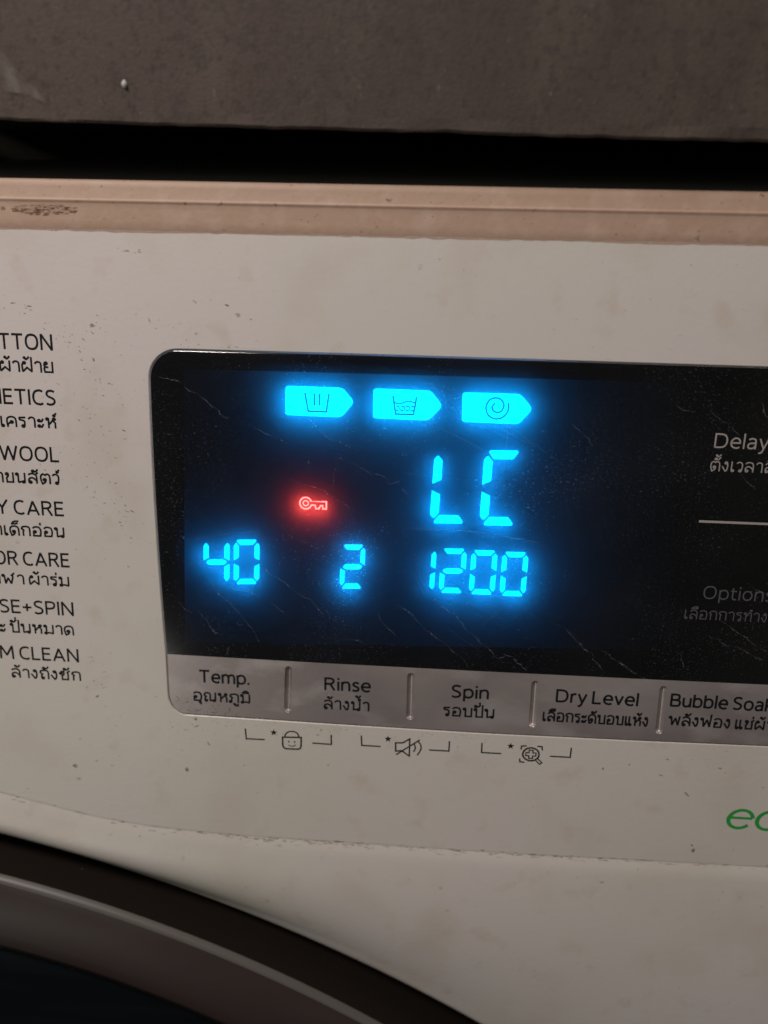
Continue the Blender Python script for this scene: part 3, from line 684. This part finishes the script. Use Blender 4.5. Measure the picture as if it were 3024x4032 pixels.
# tan dusty trim along the machine's top edge, with a raised bead, and the lid running back
def extrude(name, prof, x0, x1, nx, mt, smooth=True, **k):
    V = []; F = []; n = len(prof)
    for i in range(nx+1):
        x = x0+(x1-x0)*i/nx
        V += [(x, y, z) for y, z in prof]
    for i in range(nx):
        for j in range(n-1): F.append((i*n+j, (i+1)*n+j, (i+1)*n+j+1, i*n+j+1))
    return mesh_obj(name, V, F, mt, wm, smooth=smooth, **k)
tn = math.tan(LEAN)
extrude('lid_trim', [(54.3, -.05), (54.5, .035), (56, .07), (58, .11), (58.9, .13), (59.25, .20), (59.5, .42), (59.66, .38), (59.82, .18), (60.0, .13), (62.0, .08), (62.8, .0), (63.25, -.25), (63.45, -.7), (63.5, -1.3)], -300, 300, 60, M['lid'], label='tan dust-stained trim along the top edge')
extrude('lid', [(63.4, -1.2), (63.5, -2), (63.5+tn*60, -62), (63.5+tn*500, -502)], -300, 300, 4, M['lidtop'], smooth=False)

for low_, h_, sd in ((54.25, .0, 1), (54.1, .15, 2)):     # dust that has crept from the trim onto the front
    from mathutils import noise as _n
    V = []; F = []
    for i in range(401):
        x = -160+i*.8
        y = low_ - h_ + .35*_n.noise(Vector((x*.05, sd, 0))) + .22*_n.noise(Vector((x*.4, sd, 5)))
        V += [(x, 54.5, .012*sd+.01), (x, min(y, 54.45), .012*sd+.01)]
    for i in range(400): F.append((2*i, 2*i+1, 2*i+3, 2*i+2))
    mesh_obj('trim_residue', V, F, M['residue'], panel)

# smoked cover: top surface with a small bevel along its rim
def plate(name, border, other, mt, flip, label=None, groove=None):
    """border: the free edge (bevelled); other: the edge shared with the neighbour"""
    z = .06
    inn = [tuple(p) for p in offset_open(border, .30 if flip else -.30)]
    rim = [tuple(p) for p in border]
    oth = list(other); oth[0] = inn[0]
    ring = inn + list(reversed(oth))[1:-1]
    A = Acc()
    if not groove: A.poly(ring, z)
    else:
        holes = [g[0] for g in groove]
        loops = [[Vector((p[0], p[1], 0)) for p in ring]] + [[Vector((p[0], p[1], 0)) for p in h] for h in holes]
        pts = [p for l in loops for p in l]
        A.v += [(p.x, p.y, z) for p in pts]
        for t in tessellate_polygon(loops):
            a, b, c = [pts[i] for i in t]; cr = (b.x-a.x)*(c.y-a.y)-(b.y-a.y)*(c.x-a.x)
            A.f.append(tuple(t if cr > 0 else t[::-1]))
    nf = len(A.f)
    n = len(inn); b0 = len(A.v)
    for i in range(n):
        a, b = Vector(inn[i]), Vector(rim[i]); m1 = a.lerp(b, .6)
        A.v += [(a.x, a.y, z), (m1.x, m1.y, z-.07), (b.x, b.y, z-.28), (b.x, b.y, -2.2)]
    for i in range(n-1):
        for j in range(3):
            q = (b0+4*i+j, b0+4*i+4+j, b0+4*i+5+j, b0+4*i+1+j)
            A.f.append(q[::-1] if flip else q)
    if groove:
        for hole_, c0, c1 in groove:
            d = (Vector(c1)-Vector(c0)).normalized(); r0 = .46; k = len(hole_); prev = None
            for (s_, dz) in ((1, 0), (.93, -.06), (.78, -.34), (.60, -.62), (.38, -.76), (.05, -.80)):
                cur = len(A.v)
                for p in hole_:
                    v = Vector(p); t = max(0, min((Vector(c1)-Vector(c0)).length, (v-Vector(c0)).dot(d))); c = Vector(c0)+d*t
                    w = c+(v-c)*s_; A.v.append((w.x, w.y, z+dz))
                if prev is not None:
                    for i in range(k): j = (i+1) % k; A.f.append((prev+i, prev+j, cur+j, cur+i))
                prev = cur
    o = A.obj(name, mt, wm, label=label)
    for i, p in enumerate(o.data.polygons): p.use_smooth = i >= nf
    return o
cover = plate('display_cover', plate_top, split, M['cover'], True, 'dusty scratched smoked black display cover')
def pill(c0, c1, r):
    c0, c1 = Vector(c0), Vector(c1); d = (c1-c0).normalized(); n = Vector((-d.y, d.x)); out = []
    for c, s in ((c1, 1), (c0, -1)):
        for i in range(9):
            a = -math.pi/2+math.pi*i/8; out.append(tuple(c + d*s*r*math.cos(a) - n*s*r*math.sin(a)))
    return out
gr = []
for i in range(4):
    t, b = GROOVES[2*i], GROOVES[2*i+1]
    gr.append((pill(b, t, .80), b, t))
gr.append((pill((88.6+2.0, GROOVES[7][1]), (88.6+2.0, GROOVES[6][1]), .62), (90.6, GROOVES[7][1]), (90.6, GROOVES[6][1])))
gr = [g for g in gr[:4]]
strip = plate('button_strip', strip_bot, split, M['silver'], False, 'silver-grey strip of touch buttons', gr)

# black masking frame round the lit window, diffusing film in the window, board behind
win = [WINDOW[0]] + WINDOW[1:]
A = Acc()
outer = [(p[0], p[1]) for p in [tuple(q) for q in offset_open(plate_top, .35)]] + list(reversed([(x, y+.02) for x, y in split]))[:-1]
lp = [[Vector((p[0], p[1], 0)) for p in outer], [Vector((p[0], p[1], 0)) for p in win]]
pts = [p for l in lp for p in l]; A.v = [(p.x, p.y, -.7) for p in pts]
for t in tessellate_polygon(lp):
    a, b, c = [pts[i] for i in t]; cr = (b.x-a.x)*(c.y-a.y)-(b.y-a.y)*(c.x-a.x)
    A.f.append(tuple(t if cr > 0 else t[::-1]))
mask = A.obj('masking_frame', M['mask'], wm)
A = Acc(); A.poly([(WINDOW[0][0]-1, WINDOW[0][1]-1), (WINDOW[5][0]+1, WINDOW[5][1]-1), (WINDOW[4][0]+1, WINDOW[4][1]+1), (WINDOW[1][0]-1, WINDOW[1][1]+1)], -.95)
film_o = A.obj('diffusing_film', M['haze_film'], wm)
A = Acc(); A.poly([(-46, -36), (XR, -36), (XR, 31), (-46, 31)], -4.2)
board = A.obj('circuit_board', M['board'], wm)

# ------------------------------------------------------------------ lit digits
def seg_shapes(t, tv):
    """seven segments in unit box; t = stroke width share of the width, tv = share of the height"""
    g = .035
    return {
     'a': [(.15, 1), (.85, 1), (.88, 1-.14*tv), (.87, 1-.3*tv), (.75, 1-tv), (.25, 1-tv), (.13, 1-.3*tv), (.12, 1-.14*tv)],
     'd': [(.15, 0), (.85, 0), (.88, .14*tv), (.87, .3*tv), (.75, tv), (.25, tv), (.13, .3*tv), (.12, .14*tv)][::-1],
     'f': [(0, .545), (0, .87), (.06, .915), (.5*t, .925), (t, .855), (t, .60), (.5*t, .575)],
     'e': [(0, .455), (0, .13), (.06, .085), (.5*t, .075), (t, .145), (t, .40), (.5*t, .425)][::-1],
     'b': [(1, .545), (1, .87), (.94, .915), (1-.5*t, .925), (1-t, .855), (1-t, .60), (1-.5*t, .575)][::-1],
     'c': [(1, .455), (1, .13), (.94, .085), (1-.5*t, .075), (1-t, .145), (1-t, .40), (1-.5*t, .425)],
     'g': [(.11, .5), (.15, .5+.3*tv), (.27, .5+.5*tv), (.73, .5+.5*tv), (.85, .5+.3*tv), (.89, .5), (.85, .5-.3*tv), (.73, .5-.5*tv), (.27, .5-.5*tv), (.15, .5-.3*tv)],
    }
LIT = {'4': 'fgbc', '0': 'abcdef', '2': 'abged', '1': 'bc', 'L': 'fed', 'C': 'afed'}
SEGNAME = {}
for ch, o, u, v in DIGITS:
    big = ch in 'LC'
    sh = seg_shapes(.228 if big else .188, .113)
    def at(p): return (o[0]+u[0]*p[0]+v[0]*p[1], o[1]+u[1]*p[0]+v[1]*p[1])
    A = Acc()
    for k in sh:
        if k not in LIT[ch] and not (ch == '1' and k in 'adgef' and k not in 'ad'): A.poly([at(p) for p in sh[k]], -3.45, .15)
    if not A.f: A.poly([at(p) for p in sh['g']], -3.45, .15)
    dg = A.obj('digit', M['ghost'], wm, label='letter %s of the big time display' % ch if big else 'digit %s' % ch)
    for k in LIT[ch]:
        A = Acc(); q = sh[k]; A.poly([at(p) for p in q], -3.0, .3); A.obj('segment', M['blue'], dg)

# three lit arrow-shaped phase signs with their symbols
def rounded(pts, r, n=5):
    P = [Vector(p) for p in pts]; out = []
    for i, p in enumerate(P):
        a = (P[i-1]-p); b = (P[(i+1) % len(P)]-p); rr = r[i] if isinstance(r, list) else r
        a = a.normalized()*min(rr, a.length*.45); b = b.normalized()*min(rr, b.length*.45)
        for k in range(n+1):
            t = k/n; out.append(tuple((p+a)*(1-t)**2 + p*2*t*(1-t) + (p+b)*t*t))
    return out
def arrow(pts, label, build):
    A = Acc(); A.poly(rounded(pts, [.7, .9, 1.0, .9, .7]), -3.2, .3)
    o = A.obj('phase_arrow', M['bluearrow'], wm, label=label)
    B = Acc(); build(B); B.obj('symbol', M['symbol'], o)
zi = -.90
SW = .34
def b1(B): B.ribbon(TUB_A, SW, zi); B.ribbon(BAR_A, SW, zi); B.ribbon(BAR_B, SW, zi)
def b2(B):
    B.ribbon(TUB_B, SW, zi); B.ribbon(smooth_pts(WAVE, 4), SW*.8, zi+.01)
    for i in range(8): B.ribbon(globals()['DASH_%d' % i], SW*.8, zi+.02)
    for i in range(3): B.ribbon(globals()['DASHV_%d' % i], SW*.6, zi+.03)
def b3(B): B.ribbon(smooth_pts(SPIRAL, 5), SW, zi)
arrow(ARROW_A, 'lit arrow with a wash tub symbol', b1)
arrow(ARROW_B, 'lit arrow with a rinse tub and water symbol', b2)
arrow(ARROW_C, 'lit arrow with a spin spiral symbol', b3)
A = Acc()
kr = KEY_R
sh = KEY_SHAFT
a0 = math.atan2(sh[0][1]-KEY_C[1], sh[0][0]-KEY_C[0]); a1 = math.atan2(sh[-1][1]-KEY_C[1], sh[-1][0]-KEY_C[0])+2*math.pi
arc = [(KEY_C[0]+kr*math.cos(a0+(a1-a0)*i/22), KEY_C[1]+kr*math.sin(a0+(a1-a0)*i/22)) for i in range(23)]
A.ribbon(arc + [tuple(p) for p in reversed(sh)], .30, -3.2, closed=True)
A.ribbon([(KEY_C[0]+kr*.45*math.cos(i*math.pi/8), KEY_C[1]+kr*.45*math.sin(i*math.pi/8)) for i in range(16)], .24, -3.2, closed=True)
A.obj('key_light', M['red'], wm, label='red lit key symbol')

# ------------------------------------------------------------------ print
for k, s, i0, i1, p0, p1, V_ in TEXTS:
    thai = any(ord(c) > 3000 for c in s)
    if k == 'p': lettering(s, i0, i1, p0, p1, 2.17 if thai else 3.08, .40 if thai else .46, .02, M['ink'], panel)
    elif k == 'b': lettering(s, i0, i1, p0, p1, 2.17 if thai else 2.95, .41 if thai else .50, .075, M['ink'], strip)
    elif k == 'd': lettering(s, i0, i1, p0, p1, 2.0 if thai else 2.9, .22 if thai else .30, .075, M['greyink'], cover)
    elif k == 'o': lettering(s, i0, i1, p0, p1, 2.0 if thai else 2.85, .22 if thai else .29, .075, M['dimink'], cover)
A = Acc(); A.ribbon([DIVLINE[0], (XR-12, DIVLINE[0][1]+.1)], .48, .075); A.obj('divider_line', M['greyink'], cover)

# green leaning word below the strip, wide round letters
EP0, EP1 = [t for t in TEXTS if t[0] == 'e'][0][4:6]
A = Acc(); ex0, ey0 = EP0; ew = EP1[0]-EP0[0]; eh = [t for t in TEXTS if t[0] == 'e'][0][6][1]
def ecurve(fn, t0, t1, w0, w1, cx, n=26):
    P = []; Wd = []
    for i in range(n+1):
        t = math.radians(t0+(t1-t0)*i/n); x = cx+math.cos(t)*ew*.46; y = ey0+eh*.5+math.sin(t)*eh*.46
        P.append((x+(y-ey0)*.16, y)); q = abs(math.sin(t)); Wd.append(w0+(w1-w0)*q)
    A.ribbon(P, Wd, .02)
c1 = ex0+ew*.5
ecurve(None, 8, 322, 1.0, .72, c1)
A.ribbon([(c1-ew*.42+.35, ey0+eh*.56), (c1+ew*.47+.35, ey0+eh*.56)], .62, .024)
c2 = c1+ew*1.12; ecurve(None, 38, 322, 1.0, .72, c2)
c3 = c2+ew*1.10; ecurve(None, 0, 360, 1.0, .72, c3)
A.obj('printed_word', M['green'], panel, label='green slanted word eco')

# brackets, stars and symbols under the strip
for i in range(6):
    A = Acc(); A.ribbon(globals()['BR_%d' % i], .33, .02, ext=.05); A.obj('printed_bracket', M['ink'], panel)
for cx, cy in STARS:
    A = Acc(); P = []
    for i in range(10):
        a = math.pi/2+i*math.pi/5; r = .86 if i % 2 == 0 else .36; P.append((cx+r*math.cos(a), cy+r*math.sin(a)))
    A.poly(P, .02); A.obj('printed_star', M['ink'], panel)
A = Acc(); A.ribbon(LOCK_BODY, .37, .02, closed=True); A.ribbon(smooth_pts(LOCK_ARC, 4), .32, .024)
A.ribbon(LOCK_EYES[:2], .28, .02); A.ribbon(LOCK_EYES[2:], .28, .02); A.ribbon(smooth_pts(LOCK_SMILE, 4), .2, .02)
A.obj('printed_symbol', M['ink'], panel, label='smiling padlock symbol')
A = Acc(); A.ribbon(SPK, .36, .02, closed=True); A.ribbon(SPK_SLASH, .32, .024); A.ribbon(smooth_pts(SPK_W1, 4), .31, .028); A.ribbon(smooth_pts(SPK_W2, 4), .31, .028)
A.obj('printed_symbol', M['ink'], panel, label='crossed-out loudspeaker symbol')
A = Acc(); mx, my = MAG_C
A.ribbon([(mx+MAG_RX*math.cos(i*math.pi/14), my+MAG_RY*math.sin(i*math.pi/14)) for i in range(28)], .38, .02, closed=True)
q = 1.12; r = .42; s_ = .92
A.ribbon([(mx+x, my+y*s_) for x, y in [(-r, q), (r, q), (r, r), (q, r), (q, -r), (r, -r), (r, -q), (-r, -q), (-r, -r), (-q, -r), (-q, r), (-r, r)]], .27, .02, closed=True)
A.ribbon(MAG_H, .28, .024, closed=True)
for P in (MAG_TL, MAG_TR, MAG_BL): A.ribbon(P, .32, .02)
A.obj('printed_symbol', M['ink'], panel, label='magnifier with a plus symbol')

# ------------------------------------------------------------------ door: dark recess, bevelled grey-brown rim, dark glass
def rings(name, prof, n, mt, smooth=True, label=None, parent=None):
    """prof: (cx, cy, R, z) circles joined one after another, seen from outside"""
    V = []; F = []
    k = len(prof)
    for i in range(n):
        a = 2*math.pi*i/n
        V += [(cx+R*math.sin(a), cy+R*math.cos(a), z) for cx, cy, R, z in prof]
    for i in range(n):
        j = (i+1) % n
        for q_ in range(k-1): F.append((i*k+q_, i*k+q_+1, j*k+q_+1, j*k+q_))
    return mesh_obj(name, V, F, mt, parent or wm, smooth=smooth, label=label)
rings('door_recess', [(-171, -463, 398, -15.5), (-160, -410, 318, -15.5)], 240, M['black'])
RC = (-159.9, -409.9)
rings('door_side', [(*RC, 323.6, -15), (*RC, 325.0, 2), (*RC, 325.3, 3.6)], 360, M['rimside'])
rings('rim_edge', [(*RC, 325.3, 3.6), (*RC, 325.0, 4.5), (*RC, 324.4, 5.0), (*RC, 323.9, 5.1)], 360, M['rimedge'], label='pale edge of the door rim with painted highlight')
door = rings('door', [(*RC, 323.9, 5.1), (*RC, 323.4, 5.1),
    (-158.6, -406, 318, 5.6), (-154, -393, 299, 6.6), (-149, -377, 277, 6.9), (-144, -360, 256, 6.6), (-138, -340, 233, 5.8), (-134, -328, 223.5, 5.1), (-133.5, -326.5, 221.6, 4.6), (-133.4, -326, 221, 3.6)], 360, M['rim'], label='glossy grey brown door rim')
V = [(-133.4, -326, 3.4)]; F = []
for i in range(180):
    a = 2*math.pi*i/180; V.append((-133.4+221.5*math.sin(a), -326+221.5*math.cos(a), 3.7))
for i in range(180): F.append((0, 1+(i+1) % 180, 1+i))
mesh_obj('door_glass', V, F, M['glass'], wm)

# ------------------------------------------------------------------ wear: dried streaks, hairlines, dirt
A = Acc()
for st in STREAKS:
    P = smooth_pts(st, 4); Q = []
    for i, p in enumerate(P): Q.append((p.x+random.gauss(0, .12), p.y+random.gauss(0, .12)))
    n = len(Q); ph = random.random()*6
    A.ribbon(Q, [max(.02, (.09+.09*math.sin(i*.7+ph)+random.uniform(-.05, .08)))*min(1, .3+min(i, n-1-i)*.3) for i in range(n)], .10+.004*random.random())
o = A.obj('dried_streak', M['streak'], cover, kind='stuff')
A = Acc()
for i, st in enumerate(SCRATCHES): A.ribbon(smooth_pts(st, 6), .075, .085+.0003*i)
for i in range(110):            # fine scuffs in bunches over the digits
    cx_, cy_, sx_, sy_ = random.choice([(-35, -8, 7, 8), (-8, -11, 6, 8), (18, -8, 10, 8), (24, 14, 9, 8), (10, 26, 22, 3), (25, -20, 16, 6)])
    x = random.gauss(cx_, sx_*.6); y = random.gauss(cy_, sy_*.6); a = math.radians(random.gauss(-24, 10) if random.random() < .75 else random.gauss(40, 25)); l = random.uniform(1.5, 6)
    dx, dy = math.cos(a)*l, math.sin(a)*l
    if not (-47 < x-dx and y-abs(dy) > -33 and y+abs(dy) < 30): continue
    A.ribbon(smooth_pts([(x-dx, y-dy), (x, y+random.gauss(0, .12)), (x+dx, y+dy)], 4), random.uniform(.03, .055), .12+.0004*i)
A.obj('scratch', M['scratch'], cover, kind='stuff')
A = Acc()
def fleck(A, x, y, a, b, z, ang=0, n=9):
    P = []
    for i in range(n):
        t = 2*math.pi*i/n; q = random.uniform(.55, 1.2); px, py = a*q*math.cos(t), b*q*math.sin(t)
        P.append((x+px*math.cos(ang)-py*math.sin(ang), y+px*math.sin(ang)+py*math.cos(ang)))
    A.poly(P, z)
def hit(x, y):      # height of the panel just under (x, y)
    if y > 54.4: return .15
    d = crease(x)-y
    if d <= 0: return .012
    for (d0, z0), (d1, z1) in zip([(0, 0), (.25, -.1), (.6, 0), (1.2, .12), (2.2, .34), (3.4, .52), (5, .66), (14, 1.05), (40, .4), (50, -1)], [(.25, -.1), (.6, 0), (1.2, .12), (2.2, .34), (3.4, .52), (5, .66), (14, 1.05), (40, .4), (50, -1), (99, -4)]):
        if d0 <= d <= d1: return z0+(z1-z0)*(d-d0)/(d1-d0)+.03
    return -1.4
M['smudge'] = film('faint_smudge', .0, (.25, .185, .14), 0, spk=[('n', 900, .36, .62, .55, (1, 1, 1))])
for i, (x, y, a, b) in enumerate(SPECKS):
    ang = random.uniform(-.5, .2)
    inside = -47 < x and -49.5 < y < -35
    z = .066+.0004*(i % 9) if inside else hit(x, y)+.0004*(i % 9)
    for _ in range(2 if max(a, b) > .3 else 1):
        fleck(A, x+random.gauss(0, a*.35), y+random.gauss(0, b*.35), a*random.uniform(.5, .95), b*random.uniform(.5, .95), z, ang)
for i in range(280):            # fine random specks
    x, y = random.uniform(-92, 92), random.uniform(-125, 54)
    if -49 < x and -50.5 < y < 32: continue
    r = abs(random.gauss(.05, .05))+.03; fleck(A, x, y, r*random.uniform(1, 2.2), r*.8, hit(x, y)+.0002*(i % 11), random.uniform(-.8, .3), 6)
for i in range(60):             # heavier dirt between the programme names and the display, drifting down right
    t = random.random(); x = -70+random.gauss(8, 6); y = random.uniform(-20, 40)
    r = abs(random.gauss(.06, .05))+.03; fleck(A, x, y, r*2, r, .012+.0002*(i % 11), random.uniform(-.9, 0), 6)
for path, n_ in (([(-77, 41), (-66, 34), (-59, 28)], 34), ([(-68, 36), (-60, 26), (-56, 14)], 40), ([(-73, 9), (-62, 2), (-57, -4), (-52, -9)], 60), ([(-62, 21), (-58, 8), (-55, -6)], 40),
        ([(-48, 38.5), (-43, 37), (-38, 34)], 22), ([(-90, 44), (-82, 40), (-74, 38)], 24), ([(-66, -36), (-62, -50), (-60, -62)], 40), ([(-45, -46), (-38, -49), (-30, -49.5)], 70), ([(-48, -52), (-40, -54), (-20, -52)], 26), ([(60, -53), (75, -55), (92, -61)], 26), ([(-70, 25), (-60, 24), (-52, 20)], 26)):
    for j in range(n_):         # drifts of fine grime
        t = random.random(); k_ = t*(len(path)-1); i_ = min(int(k_), len(path)-2); f_ = k_-i_
        x = path[i_][0]+(path[i_+1][0]-path[i_][0])*f_+random.gauss(0, 1.1); y = path[i_][1]+(path[i_+1][1]-path[i_][1])*f_+random.gauss(0, 1.1)
        r = abs(random.gauss(.06, .07))+.03; ins = -47 < x and -49.5 < y < 31.5
        if ins and y > -35.2: continue
        fleck(A, x, y, r*random.uniform(1.2, 3), r*.8, (.067 if ins else .012)+.0002*(j % 17), random.uniform(-1.1, .1), 7)
A.obj('dirt_specks', M['smudge'], panel, kind='stuff')
A = Acc()
for i in range(330):            # grime caught along the crease
    x = random.choice([random.gauss(-18, 14), random.uniform(-92, 95), random.gauss(40, 22)])
    if not -95 < x < 98: continue
    y = crease(x)-random.uniform(-.25, .5)-abs(random.gauss(0, .6)); r = abs(random.gauss(.12, .12))+.05
    fleck(A, x, y, r*random.uniform(1.5, 4), r*.6, hit(x, y)+.0003*(i % 13), 0, 8)
for i in range(90):             # along the cover's edges
    x = random.uniform(-46, 30); top = i % 3 == 0
    y = (32.9-(x+46)*.028+abs(random.gauss(0, .25))) if top else -50.4-abs(random.gauss(0, .7))+.003*x
    r = abs(random.gauss(.05, .05))+.03; fleck(A, x, y, r*random.uniform(2, 4), r*.7, .012+.0003*(i % 13), 0, 7)
M['grime'] = film('soft_grime', .10, (.24, .17, .125), 0, spk=[('n', 900, .36, .62, .42, (1, 1, 1))])
A.obj('crease_grime', M['grime'], panel, kind='stuff')
A = Acc()
for i in range(190):            # dark oval stain and specks on the tan trim
    t = random.uniform(0, 6.28); q = math.sqrt(random.random())
    fleck(A, -67.5+6.6*q*math.cos(t), 57.7+1.0*q*math.sin(t)+.06*math.cos(t), random.uniform(.2, .9), random.uniform(.05, .2), .13+.0006*(i % 17), .03, 8)
for i in range(160):
    x = random.uniform(-90, 90); y = random.uniform(54.8, 62.4); r = abs(random.gauss(.06, .06))+.03
    fleck(A, x, y, r*random.uniform(1, 2), r*.7, (.13 if y < 58.6 else .44)+.0006*(i % 17) if y < 60 else .145, 0, 6)
A.obj('trim_stain', M['stain'], wm, kind='stuff', label='dark brown stain and specks on the tan trim')
